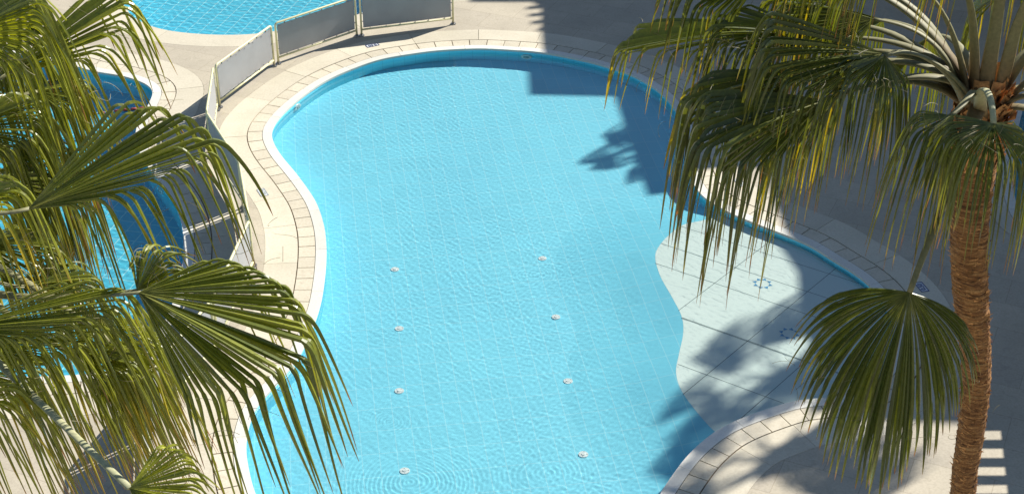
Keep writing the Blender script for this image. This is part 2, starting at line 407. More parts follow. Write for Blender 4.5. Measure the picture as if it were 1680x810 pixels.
# wading shelf
SH = 0.13
edge_px = [(1195,352),(1150,362),(1120,369),(1098,385),(1081,404),(1075,422),(1083,452),(1103,488),(1118,518),(1121,545),(1114,580),(1109,610),(1118,640),(1140,671),(1166,701),(1185,716)]
edge = smooth_closed([PW(x, y, SH) for x, y in edge_px], 0.10, closed=False)
far = [PW(1250, 760, SH), PW(1700, 760, SH), PW(1700, 330, SH), PW(1260, 330, SH)]
# clip: shelf outline = edge + the pool outline between its ends (walls hide the rest)
ia = min(range(len(pm)), key=lambda i: (pm[i].xy-edge[0].xy).length); ib = min(range(len(pm)), key=lambda i: (pm[i].xy-edge[-1].xy).length)
grown = offset(pm, 0.04); arc = []; i = ib
# walk the outline from the lower end of the edge to its upper end on the right-hand side
def walk(i0, i1, stp):
    out = []; i = i0
    while i != i1: out.append(grown[i]); i = (i+stp) % len(grown)
    out.append(grown[i1]); return out
wa, wb = walk(ib, ia, 1), walk(ib, ia, -1)
arc = wa if max(q.x for q in wa) > max(q.x for q in wb) and len(wa) < len(wb) else (wa if len(wa) < len(wb) else wb)
shelf_poly = atz(edge[2:-2] + arc, WZ-SH)
if area2(shelf_poly) < 0: shelf_poly.reverse()
so = sheet('pool_shelf', shelf_poly, [], WZ-SH, M['shelf']); receiver(so)
def shelf_slope():
    # the blue floor ramps up gently to the shelf's edge
    V, Fc = [], []; n = len(edge); prof = [(0, WZ-SH-0.003), (0.12, WZ-SH-0.03), (0.7, WZ-0.36), (1.5, WZ-DEP+0.03), (2.1, WZ-DEP-0.004)]
    cen = PW(1300, 560, SH); lead = edge[0]*0 ; pts = edge[:]
    pts = [edge[0]+(edge[0]-edge[6])*1.2] + pts + [edge[-1]+(edge[-1]-edge[-7])*1.2]
    n = len(pts)
    nr = []
    for i in range(n):
        d = pts[min(i+5, n-1)]-pts[max(i-5, 0)]; d.z = 0; d.normalize(); q = Vector((-d.y, d.x, 0)); nr.append(q)
    if sum((pts[i]-cen).dot(nr[i]) for i in range(n)) < 0: nr = [-q for q in nr]
    for i in range(n):
        av = sum((nr[j] for j in range(max(0, i-14), min(n, i+15))), Vector((0, 0, 0))).normalized()
        for dd, z in prof:
            q = pts[i] + nr[i].lerp(av, min(1, dd/0.7))*dd; V.append((q.x, q.y, z))
    m = len(prof)
    for i in range(n-1):
        for j in range(m-1): a = i*m+j; Fc.append((a, a+1, a+m+1, a+m))
    o = mesh_obj('pool_floor_ramp', V, Fc, M['pfloor'], smooth=True); receiver(tag(o, kind='structure'))
shelf_slope()
# dark joints of the shelf paving: thin inlaid strips, in two families
def joints():
    d1 = PW(1288, 662, SH)-PW(1112, 597, SH); d2 = PW(1338, 578, SH)-PW(1211, 690, SH)
    d1.normalize(); d2.normalize()
    V, Fc = [], []
    def strip(o, d, L0, L1):
        pr = Vector((-d.y, d.x, 0))*0.006; s = 0.05; a = L0
        while a < L1:
            c = o + d*(a+s/2)
            if inside(np.array([c.x]), np.array([c.y]), shelf_poly)[0]:
                b = len(V); z = WZ-SH+0.004
                for q in (o+d*a-pr, o+d*(a+s)-pr, o+d*(a+s)+pr, o+d*a+pr): V.append((q.x, q.y, z))
                Fc.append((b, b+1, b+2, b+3))
            a += s
    for a, b in (((1112,597), d1), ((1227,560), d1), ((1100,440), d1), ((1123,522), d1), ((1160, 385), d1), ((1300, 470), d1),
                 ((1211,690), d2), ((1126,642), d2), ((1165, 470), d2), ((1360, 660), d2)):
        strip(PW(*a, SH), b, -9, 9)
    o = mesh_obj('shelf_joints', V, Fc, plain('shelf_joint', (0.16, 0.22, 0.2), 0.9)); receiver(tag(o, kind='structure'))
joints()
rc = [P(700, 750, WZ), P(655, 512, WZ), P(668, 655, WZ), P(930, 735, WZ), P(905, 420, WZ)]
rings = [(rc[0].x, rc[0].y, 0.0005, 0.075, 1.2), (rc[1].x, rc[1].y, 0.0003, 0.06, 0.4), (rc[2].x, rc[2].y, 0.0003, 0.065, 0.45), (rc[3].x, rc[3].y, 0.00035, 0.085, 0.8), (rc[4].x, rc[4].y, 0.0003, 0.06, 0.5)]
water('water', pm, 0.0056, 0.021, rings)
water('water', pools['left'], 0.014, 0.04)
water('water', pools['top'], 0.02, 0.05)
water('water', pools['right'], 0.012, 0.08)

# ------------------------------------------------------------------ unseen building and pergola, guessed and shaped to shade the right-hand side
def S_floor(px, py):                        # point on deck level whose shadow lands on the pool bottom at this pixel
    b = PW(px, py, DEP); k = math.hypot(SX, SY); ux, uy = SX/k, SY/k
    sr = math.cos(SUN_EL)/1.333; tr = sr/math.sqrt(1-sr*sr)
    return Vector((b.x + ux*tr*DEP - SX*WZ, b.y + uy*tr*DEP - SY*WZ, 0))
BH = 12.0
sh_pts = [P(766, -90), P(770, 4), P(872, 4), P(887, 12), P(888, 62), S_floor(868, 156), S_floor(1008, 159), S_floor(1062, 322), P(1180, 276), P(1256, 276), P(1268, 330), P(1288, 380), S_floor(1290, 470)]
e1 = P(1420, 690); e2 = P(1800, 702)
sh_pts += [P(1330, 520), e1, e2]
print('shadow pts', [(round(q.x, 1), round(q.y, 1)) for q in sh_pts])
rp = [q + Vector((SX, SY, 0))*BH for q in sh_pts]
roof = rp + [Vector((70, rp[-1].y, 0)), Vector((70, 95, 0)), Vector((rp[0].x, 95, 0))]
bld = empty('unseen_building', (30, 60, 0)); tag(bld, 'ochre plastered apartment building out of view, its outline shaped to cast the right-hand shade', 'building')
def prism(name, poly, z0, z1, m, parent, loc=True):
    n = len(poly); V = [(q.x, q.y, z0) for q in poly] + [(q.x, q.y, z1) for q in poly]
    F_ = [(i, (i+1) % n, n+(i+1) % n, n+i) for i in range(n)] + [tuple(range(n))[::-1], tuple(range(n, 2*n))]
    o = mesh_obj(name, V, F_, m); bm = bmesh.new(); bm.from_mesh(o.data); bmesh.ops.recalc_face_normals(bm, faces=bm.faces); bm.to_mesh(o.data); bm.free()
    if parent is not None:
        o.parent = parent; o.location = -parent.location
    return o
prism('wall', roof, 0.02, BH-0.25, M['plaster'], bld)
prism('roof', roof, BH-0.247, BH, M['roofm'], bld)
for x0_, y0_ in ((858, 16), (862, 28), (866, 40), (876, 52)):  # unseen bars added to cast the finger shadows at the shade's edge
    a = P(x0_, y0_) + Vector((SX, SY, 0))*BH; b = P(905, y0_-3) + Vector((SX, SY, 0))*BH; a.z = b.z = BH-0.12
    bmx = bmesh.new(); box(bmx, (a+b)/2, ((b-a).length, 0.16, 0.08), math.atan2((b-a).y, (b-a).x)); lo_ = bm_obj('shade_bar', bmx, M['timber'], bld); lo_.location = -bld.location
bm_w, bm_g = bmesh.new(), bmesh.new()
faces_out = []
for i in range(len(roof)-3):
    a, b = roof[i], roof[i+1]; d = b-a; ln = d.length
    if ln < 2.2: continue
    d.normalize(); ang = math.atan2(d.y, d.x); nrm = Vector((-d.y, d.x, 0))
    if inside(np.array([(a.x+b.x)/2+nrm.x*0.2]), np.array([(a.y+b.y)/2+nrm.y*0.2]), roof)[0]: nrm = -nrm
    k = int(ln/2.6)
    for j in range(k):
        for fl in range(4):
            c = a + d*((j+0.5)*ln/k) + nrm*0.02; c.z = 1.7+fl*2.9
            f = bmesh.new(); box(f, c, (1.3, 0.10, 1.4), ang); fo = bm_obj('window', f, M['cream'], bld); fo.location = -bld.location
            g = bmesh.new(); box(g, c+nrm*0.035, (1.14, 0.06, 1.24), ang); go = bm_obj('pane', g, M['glass'], fo)
# unseen pergola: slats placed to throw the striped light at the lower right
per = empty('pergola', (12, 21.0, 0)); tag(per, 'timber pergola of level slats out of view on the right, placed to cast the light stripes', 'pergola')
PH = 3.0
slat_rows = [(716, 1618), (746, 1642), (776, 1650), (806, 1662)]
def pobj(name, bm, m): o = bm_obj(name, bm, m, per); o.location = -per.location; return o
for k, (y, xr) in enumerate([(699, 1608), (728, 1630), (758, 1648), (787, 1658), (817, 1668), (848, 1680), (880, 1690)]):
    a = P(1594, y) + Vector((SX*PH, SY*PH, PH)); b = P(1800, y) + Vector((SX*PH, SY*PH, PH))
    bmx = bmesh.new(); box(bmx, (a+b)/2, ((b-a).length+0.3, 0.20, 0.05), math.atan2((b-a).y, (b-a).x)); pobj('slat', bmx, M['timber'])
pa = P(1672, 690) + Vector((SX*PH, SY*PH, PH)); pb = P(1700, 900) + Vector((SX*PH, SY*PH, PH))
bmx = bmesh.new(); c = (pa+pb)/2; c.z = PH-0.16; c.x += 1.6; box(bmx, c, (3.9, (pb-pa).length, 0.2), math.atan2((pb-pa).y, (pb-pa).x)-math.pi/2); pobj('shade_board', bmx, M['timber'])  # unseen solid board added to keep the deck beyond the stripes in shade
for q in (pa, pb):
    bmx = bmesh.new(); box(bmx, Vector((q.x, q.y, (PH-0.27)/2)), (0.18, 0.18, PH-0.27)); pobj('post', bmx, M['timber'])

# ------------------------------------------------------------------ fence screens
FH = 1.10
def bez(pts, n):
    out = []
    for i in range(n+1):
        t = i/n; q = [p.copy() for p in pts]
        while len(q) > 1: q = [q[j].lerp(q[j+1], t) for j in range(len(q)-1)]
        out.append(q[0])
    return out
def fence_panel(A, B, label, wrinkle=0, seed=0):
    rr = random.Random(seed)
    mid = (A+B)/2; d = (B-A); ln = d.length; ang = math.atan2(d.y, d.x)
    root = empty('fence_panel', (mid.x, mid.y, 0), ang); tag(root, label, 'fence panel', 'screen panels between the two pools')
    hx = ln/2; r = 0.027; V3 = Vector
    bm = bmesh.new()
    c = 0.07
    pts = [V3((-hx, 0, 0.01)), V3((-hx, 0, FH-c))] + [V3((-hx+c*(1-math.cos(a)), 0, FH-c+c*math.sin(a))) for a in (0.5, 1.05)] + [V3((-hx+c, 0, FH)), V3((hx-c, 0, FH))] + [V3((hx-c*(1-math.cos(a)), 0, FH-c+c*math.sin(a))) for a in (1.05, 0.5)] + [V3((hx, 0, FH-c)), V3((hx, 0, 0.01))]
    tube(bm, pts, r, 10, up=V3((0, 1, 0))); bm_obj('frame', bm, M['cream'], root, True)
    bm = bmesh.new(); tube(bm, [V3((-hx+0.02, 0, 0.17)), V3((hx-0.02, 0, 0.17))], r*0.95, 10); bm_obj('bottom_rail', bm, M['cream'], root, True)
    # infill sheet, slightly buckled cloth-like board
    nx, nz = 36, 14; Vs = []; Fs = []
    x0, x1, z0, z1 = -hx+0.055, hx-0.055, 0.225, FH-0.06
    for side in (-1, 1):
        for j in range(nz+1):
            for i in range(nx+1):
                x = x0+(x1-x0)*i/nx; z = z0+(z1-z0)*j/nz
                e = min(i, nx-i, j, nz-j)
                off = 0.004*noise.noise(V3((x*1.5+seed*7, z*2, seed)))
                if wrinkle and e <= 1: off += 0.012*noise.noise(V3((x*9, z*9, seed)))
                zz = z - (0.02*max(0, noise.noise(V3((x*4, 3, seed)))) if wrinkle and j == nz else 0)
                Vs.append((x, side*0.006+off, zz))
    m_ = (nx+1)*(nz+1)
    for j in range(nz):
        for i in range(nx):
            a = j*(nx+1)+i; Fs.append((a, a+1, a+nx+2, a+nx+1)); a += m_; Fs.append((a, a+nx+1, a+nx+2, a+1))
    mesh_obj('screen_sheet', Vs, Fs, M['sheet'], root, True)
    bm = bmesh.new()          # ties that hold the sheet to the tubes
    for i in range(6):
        x = x0 + (x1-x0)*(i+0.5)/6
        for z in (0.20, FH-0.04): box(bm, V3((x + rr.uniform(-.03, .03), 0, z)), (0.012, 0.03, 0.05))
    for z in (0.4, 0.62, 0.85):
        for x in (-hx+0.035, hx-0.035): box(bm, V3((x, 0, z)), (0.05, 0.03, 0.012))
    for i in range(7):
        x = x0+0.05+(x1-x0-0.1)*i/6
        for z in (z0+0.03, z1-0.035): bmesh.ops.create_uvsphere(bm, u_segments=6, v_segments=4, radius=0.011, matrix=Matrix.Translation((x, -0.009, z)))
    bm_obj('ties', bm, M['steel'], root)
    for s in (-1, 1):
        bm = bmesh.new(); bmesh.ops.create_cone(bm, cap_ends=True, segments=14, radius1=0.075, radius2=0.07, depth=0.018, matrix=Matrix.Translation((s*hx, 0, 0.016)))
        bmesh.ops.create_cone(bm, cap_ends=True, segments=12, radius1=0.04, radius2=0.036, depth=0.05, matrix=Matrix.Translation((s*hx, 0, 0.045)))
        bm_obj('foot', bm, M['steel'], root, False)
    return root
fl = [((593.5, 59), (743.4, 40), 'grey screen panel cut by the top edge of the photo, far end of fence', 0),
      ((457, 105), (585.5, 60), 'plain grey screen panel with cream tube frame, second from the far end of the fence', 0),
      ((361, 176.5), (450, 109), 'light grey screen panel with creased torn edges where the fence starts to bend', 1),
      ((347, 254), (357, 181), 'narrow-looking pale screen panel seen almost edge on, just before the fence bend', 1),
      ((347.5, 258), (399, 341), 'screen panel running from the fence bend down behind drooping palm leaf tips', 0),
      ((401, 346), (416, 436), 'screen panel seen edge on between hanging palm leaf tips beside the pool coping', 0),
      ((359, 571), (416, 441), 'white-looking screen panel beside the coping, half hidden by the big palm fan', 0),
      ((247, 711), (355, 577), 'white-looking screen panel under the big palm fan with leaf strands across it', 0),
      ((246, 830), (246, 717), 'screen panel seen edge on near the bottom edge beside its dark shadow', 0)]
for i, (a, b, lab, wr) in enumerate(fl): fence_panel(P(*a), P(*b), lab, wr, i+1)

# ------------------------------------------------------------------ pool fittings
def disc(bm, r, z, h, seg=28, c=(0, 0)):
    bmesh.ops.create_cone(bm, cap_ends=True, segments=seg, radius1=r, radius2=r*0.94, depth=h, matrix=Matrix.Translation((c[0], c[1], z+h/2)))
def make_jet():
    root = empty('floor_jet')
    bm = bmesh.new(); disc(bm, 0.088, 0.002, 0.016, 32); receiver(bm_obj('flange', bm, M['white'], root))
    bm = bmesh.new(); disc(bm, 0.036, 0.019, 0.014, 20); receiver(bm_obj('nozzle', bm, M['white'], root))
    for k in range(4):
        a = k*math.pi/2+0.5; bm = bmesh.new(); disc(bm, 0.008, 0.019, 0.004, 8, (0.062*math.cos(a), 0.062*math.sin(a))); receiver(bm_obj('screw', bm, M['steel'], root))
    return root
jet0 = make_jet()
def copy_tree(o, parent=None):
    c = o.copy(); col.objects.link(c); c.parent = parent
    for ch in list(o.children): copy_tree(ch, c)
    return c
places = ['farthest', 'second farthest', 'second nearest', 'nearest']
k = 0
for colname, pts in (('left', [(648,442),(655,539),(655,641),(664,772)]), ('right', [(890,424),(912,520),(932,625),(957,745)])):
    for pl, q in zip(places, pts):
        o = jet0 if k == 0 else copy_tree(jet0); k += 1
        p_ = PW(*q, DEP); o.location = (p_.x, p_.y, p_.z+0.002); o.rotation_euler.z = k*0.7
        tag(o, f'round white floor jet under water, {pl} of the {colname}-hand row of four', 'floor jet', 'white jets set in the pool floor')
def wall_fit(poly, px, py, z, label):
    t = P(px, py, z); i = min(range(len(poly)), key=lambda j: (poly[j].xy-t.xy).length)
    d = (poly[(i+1) % len(poly)]-poly[i-1]); d.z = 0; d.normalize(); inn = Vector((-d.y, d.x, 0))
    root = empty('pool_light'); root.location = Vector((poly[i].x, poly[i].y, z)) + inn*0.004
    root.rotation_euler = inn.to_track_quat('Z', 'Y').to_euler()
    bm = bmesh.new(); bmesh.ops.create_cone(bm, cap_ends=True, segments=32, radius1=0.15, radius2=0.135, depth=0.035, matrix=Matrix.Translation((0, 0, 0.0175))); receiver(bm_obj('rim', bm, M['white'], root))
    bm = bmesh.new(); bmesh.ops.create_cone(bm, cap_ends=True, segments=28, radius1=0.085, radius2=0.06, depth=0.02, matrix=Matrix.Translation((0, 0, 0.047))); receiver(bm_obj('lens', bm, M['lens'], root))
    tag(root, label, 'pool light', 'round lights in the pool walls')
wall_fit(pools['main'], 474, 176, -0.24, 'round white wall light on the upper left bend of the big pool')
wall_fit(pools['main'], 871, 84, -0.26, 'round white wall light at the far end of the big pool')
wall_fit(pools['left'], 249, 143, -0.35, 'round pale wall light at the pointed tip of the left pool')
wall_fit(pools['left'], 276, 320, -0.35, 'round pale wall light behind the palm leaves on the right side of the left pool')
# mosaic stars on the shelf
def star(px, py, rot, label):
    V, Fc = [], []; p_ = PW(px, py, SH)
    for k in range(8):
        a = k*math.pi/4+rot
        b = len(V); V += [(0.205*math.cos(a), 0.205*math.sin(a), 0), (0.137*math.cos(a+0.37), 0.137*math.sin(a+0.37), 0), (0.137*math.cos(a-0.37), 0.137*math.sin(a-0.37), 0)]
        Fc.append((b, b+1, b+2))
    o = mesh_obj('mosaic_star', V, Fc, M['starblue']); o.location = (p_.x, p_.y, p_.z+0.007)
    bm = bmesh.new(); bm.from_mesh(o.data); bmesh.ops.recalc_face_normals(bm, faces=bm.faces)
    for f in bm.faces:
        if f.normal.z < 0: f.normal_flip()
    bm.to_mesh(o.data); bm.free()
    receiver(o); tag(o, label, 'mosaic star', 'blue star rings on the shelf')
star(1295, 547, 0.39, 'ring of eight blue mosaic triangles in the shaded part of the pale shelf')
star(1251, 465, 0.39, 'ring of eight pale blue triangles behind the hanging leaf tips on the sunlit shelf')
# depth markers let into the coping slabs
def marker(px, py, label, flip, key='main', inkm='navy'):
    poly = pools[key]; t = P(px, py); i = min(range(len(poly)), key=lambda j: (poly[j].xy-t.xy).length)
    d = (poly[(i+1) % len(poly)]-poly[i-1]); ang = math.atan2(d.y, d.x) + (math.pi if flip else 0)
    root = empty('depth_marker', (t.x, t.y, 0.0065), ang); tag(root, label, 'depth marker', 'depth markers in the coping slabs')
    mesh_obj('marker_tile', [(-.17, -.085, 0), (.17, -.085, 0), (.17, .085, 0), (-.17, .085, 0)], [(0, 1, 2, 3)], M['markwhite'], root)
    bm = bmesh.new()
    for c, s in (((0, .077, .004), (.34, .016, .004)), ((0, -.077, .004), (.34, .016, .004)), ((.162, 0, .004), (.016, .138, .004)), ((-.162, 0, .004), (.016, .138, .004))): box(bm, Vector(c), s)
    bm_obj('marker_border', bm, M[inkm], root)
    cu = bpy.data.curves.new('digits', 'FONT'); cu.body = '0.50'; cu.size = 0.135; cu.align_x = 'CENTER'; cu.align_y = 'CENTER'; cu.extrude = 0.001; cu.offset = 0.002
    to = bpy.data.objects.new('digits', cu); me = bpy.data.meshes.new_from_object(to)
    o = bpy.data.objects.new('digits', me); col.objects.link(o); me.materials.clear(); me.materials.append(M[inkm]); o.parent = root; o.location = (0, 0, 0.005)
    bpy.data.objects.remove(to)
marker(611, 75, 'blue framed depth marker on a slab in the shadow of the far fence', False)
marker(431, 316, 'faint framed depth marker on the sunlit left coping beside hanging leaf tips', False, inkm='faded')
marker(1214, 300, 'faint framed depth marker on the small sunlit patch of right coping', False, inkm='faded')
marker(1512, 471, 'dark blue framed depth marker beside the hanging palm fan near the trunk', False)
# float line across the left pool
ra, rb = P(60, 203, WZ+0.02), P(241, 177, WZ+0.02)
rl = empty('float_line', tuple(rb)); tag(rl, 'faded red float rope stretched across the left pool behind palm leaves', 'float rope')
pts = [ra.lerp(rb, i/40) + Vector((0, 0.08*math.sin(i/40*math.pi), 0)) for i in range(41)]
bm = bmesh.new(); tube(bm, [q-rb for q in pts], 0.014, 6); bm_obj('rope', bm, M['rope'], rl)
for i in range(2, 40, 3):
    bm = bmesh.new(); q = pts[i]-rb; d = (pts[i+1]-pts[i]).normalized()
    tube(bm, [q-d*0.075, q-d*0.055, q+d*0.055, q+d*0.075], [0.02, 0.038, 0.038, 0.02], 10); bm_obj('float', bm, M['red'], rl, True)

# ------------------------------------------------------------------ palms
DOWN = Vector((0, 0, -1))
TONE = 1.0
def fan(name, parent, hub, tip, up, far, near, free, seed, droop=0.28, wind=Vector((0, 0, 0)), cup=0.05, kink=1.0, tint=0.0, yellow=0.12, dry=0.0, fold=25, pitch=3.4):
    """costapalmate leaf: far / near = (spread in degrees, how much the outermost segments are shorter, strand length factor, segments or 0)"""
    rr = random.Random(seed); axis = tip-hub; Lb = axis.length; axis.normalize()
    n0 = (up - axis*up.dot(axis)).normalized(); side = axis.cross(n0).normalized()
    sg = 1.0 if side.dot(Vector((0, -SP, -CP))) > 0 else -1.0        # near half = the half lower in the photo
    V, Fc, C = [], [], []
    g_a = (0.046, 0.062, 0.008); g_b = (0.135, 0.148, 0.018)
    segs = []
    for sgn, (spr, shr, frf, cnt) in ((-sg, far), (sg, near)):
        cnt = cnt or max(5, int(spr/pitch)); dd = R(spr)/cnt
        for k in range(cnt): segs.append((sgn*dd*(k+0.5), (k+0.5)/cnt, shr, frf, dd))
    for th, kk_, shr, frf, dth in segs:
        th += rr.uniform(-0.28, 0.28)*dth; jn = rr.gauss(0, 0.022) + (rr.uniform(-0.16, 0.2) if rr.random() < 0.07 else 0)
        cth = math.cos(th)
        Rf = Lb*(1-shr*kk_**1.15)*rr.uniform(0.95, 1.06)
        Ff = 1.2*free*(1+(frf-1)*kk_)*rr.uniform(0.70, 1.12)
        if rr.random() < 0.07: Ff *= 0.5
        cf, sf = math.cos(R(fold)), math.sin(R(fold)); d = (axis*cth + side*math.sin(th)*cf - n0*abs(math.sin(th))*sf + n0*(cup+jn)).normalized()
        p = hub.copy(); n = (n0*cf + side*sf*(1 if th > 0 else -1)).normalized(); nf, ne = 8, 13
        tone = rr.random(); yel = rr.random() < yellow*0.5; br0 = rr.uniform(0.80, 0.93)
        base = [a+(b-a)*tone + tint*c for a, b, c in zip(g_a, g_b, (0.05, 0.05, 0.003))]
        base = [x*TONE*m_ for x, m_ in zip(base, (1, 1.0 if TONE > .9 else 1.06, 1.0 if TONE > .9 else 1.3))]
        hw_f = min(0.034, max(Rf*dth/2, 0.0155)); lat = rr.uniform(-0.16, 0.16); lat2 = rr.uniform(-0.25, 0.25); kk = kink*rr.uniform(0.6, 1.35)
        nk = 5; kl = rr.uniform(0.022, 0.042); steps = [('f', Rf*(0.55 if False else 1)/nf)]*nf + [('k', kl)]*nk + [('h', max(0.02, (Ff-kl*nk))/(ne-nk))]*(ne-nk)
        split = rr.uniform(0.74, 0.90); s_ = 0.0; twist = rr.uniform(-1, 1)
        for j in range(nf+ne+1):
            if j <= nf:
                f_ = j/nf; hw = min(max(0.006, s_*dth/2*1.07), max(0.016, s_*dth/2*1.07)); u = 0.0
                if f_ > split: hw *= 1-0.42*(f_-split)/(1-split)
            else:
                u = min(1.0, (s_-Rf)/Ff) if j < nf+ne else 1.0
                hw = hw_f*0.80*(1-u)**0.62 + 0.0012
            sd = d.cross(n)
            if sd.length < 1e-4: sd = side.copy()
            sd.normalize(); nn = sd.cross(d).normalized()
            fold_ = hw*(1.15 if j <= nf else 0.75+0.9*u)
            wdt = hw*(1.0 if j <= nf else 1-0.25*u)
            b = len(V)
            V += [p - sd*wdt - nn*fold_*0.5, p + nn*fold_*0.5, p + sd*wdt - nn*fold_*0.5]
            # leaf's own ageing: green, yellow towards the tip, brown at the very end
            tt = u; cc = base
            if yel: y = min(1, max(0, (tt-0.05)/0.35)); cc = [a+(b_-a)*y for a, b_ in zip(base, (0.36, 0.30, 0.03))]
            else:
                y = min(1, max(0, (tt-0.58)/0.3))*0.8; cc = [a+(b_-a)*y for a, b_ in zip(base, (0.24, 0.22, 0.03))]
            y = min(1, max(0, (tt-br0)/0.08)); cc = [a+(b_-a)*y for a, b_ in zip(cc, (0.26, 0.13, 0.05))]
            if j < 2: cc = [a+(b_-a)*0.5 for a, b_ in zip(cc, (0.24, 0.24, 0.07))]
            if dry: cc = [a+(b_-a)*dry for a, b_ in zip(cc, (0.30, 0.19, 0.08))]
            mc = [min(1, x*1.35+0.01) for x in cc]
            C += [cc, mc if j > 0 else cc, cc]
            if j:
                a = b-3; Fc += [(a, a+1, b+1, b), (a+1, a+2, b+2, b+1)]
            if j == nf+ne: break
            kind, ds = steps[j]
            if kind == 'f': g = droop*ds*(0.4+1.2*j/nf)
            elif kind == 'k': g = 0.42*kk
            else: g = 2.2*ds
            d_old = d.copy()
            d = d + DOWN*g
            if kind == 'h': d = d + side*lat*ds*1.2 + wind*ds*(0.8+u) + sd*lat2*ds*math.sin(u*5)
            d.normalize()
            q = d_old.rotation_difference(d); n = q @ n
            if kind != 'f': n = Matrix.Rotation(twist*0.12, 3, d) @ n
            p = p + d*ds; s_ += ds
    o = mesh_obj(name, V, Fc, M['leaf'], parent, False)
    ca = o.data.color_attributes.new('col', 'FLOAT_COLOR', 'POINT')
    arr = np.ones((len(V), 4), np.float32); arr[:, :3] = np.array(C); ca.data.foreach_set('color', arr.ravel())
    return o
def threads(parent, hub, tip, up, free, seed, cnt=16):
    rr = random.Random(seed*13+5); axis = (tip-hub); Lb = axis.length; axis.normalize(); n0 = (up-axis*up.dot(axis)).normalized(); side = axis.cross(n0)
    bm = bmesh.new()
    for _ in range(cnt):
        th = rr.uniform(-0.9, 0.9); p = hub + (axis*math.cos(th)+side*math.sin(th))*Lb*rr.uniform(0.65, 1.0) + n0*0.03
        d = Vector((rr.uniform(-1, 1), rr.uniform(-1, 1), rr.uniform(-0.8, 0.6))).normalized(); ax = Vector((rr.uniform(-1, 1), rr.uniform(-1, 1), rr.uniform(-1, 1))).normalized()
        pts = []; st = rr.uniform(0.012, 0.03); cv = rr.uniform(-0.35, 0.35)
        for i in range(10): pts.append(p.copy()); d = (Matrix.Rotation(cv, 3, ax) @ d + DOWN*0.06).normalized(); p = p+d*st
        tube(bm, pts, 0.0018, 3)
    o = tag(bm_obj('leaf_fibres', bm, M['petiole'], parent), kind='stuff')
    ca = o.data.color_attributes.new('col', 'FLOAT_COLOR', 'POINT'); n = len(o.data.vertices)
    ca.data.foreach_set('color', np.tile(np.array([0.22, 0.19, 0.09, 1], np.float32), n))
    return o
def petiole(parent, base, hub, ctrl, w0=0.075, w1=0.026, pale=0.4):
    pts = bez([base] + ctrl + [hub], 18); n = len(pts); rad = [w0*(1-i/(n-1))**1.6 + w1*(1-(1-i/(n-1))**1.6) for i in range(n)]
    bm = bmesh.new(); tube(bm, pts, rad, 10, flat=0.42)
    # small hooked thorns along the edges
    o = bm_obj('petiole', bm, M['petiole'], parent, True)
    ca = o.data.color_attributes.new('col', 'FLOAT_COLOR', 'POINT'); m = len(o.data.vertices); arr = np.ones((m, 4), np.float32)
    for i in range(m):
        f = (i//10)/(n-1); top = 1.0 if (i % 10) in (2, 3) else 0.65
        cc = np.array([0.15, 0.135, 0.045])*(1-pale) + np.array([0.46, 0.46, 0.27])*pale
        if f < 0.25: cc = cc*(f/0.25) + np.array([0.20, 0.10, 0.04])*(1-f/0.25)
        arr[i, :3] = cc*(0.75+0.25*top)
    ca.data.foreach_set('color', arr.ravel()); return o
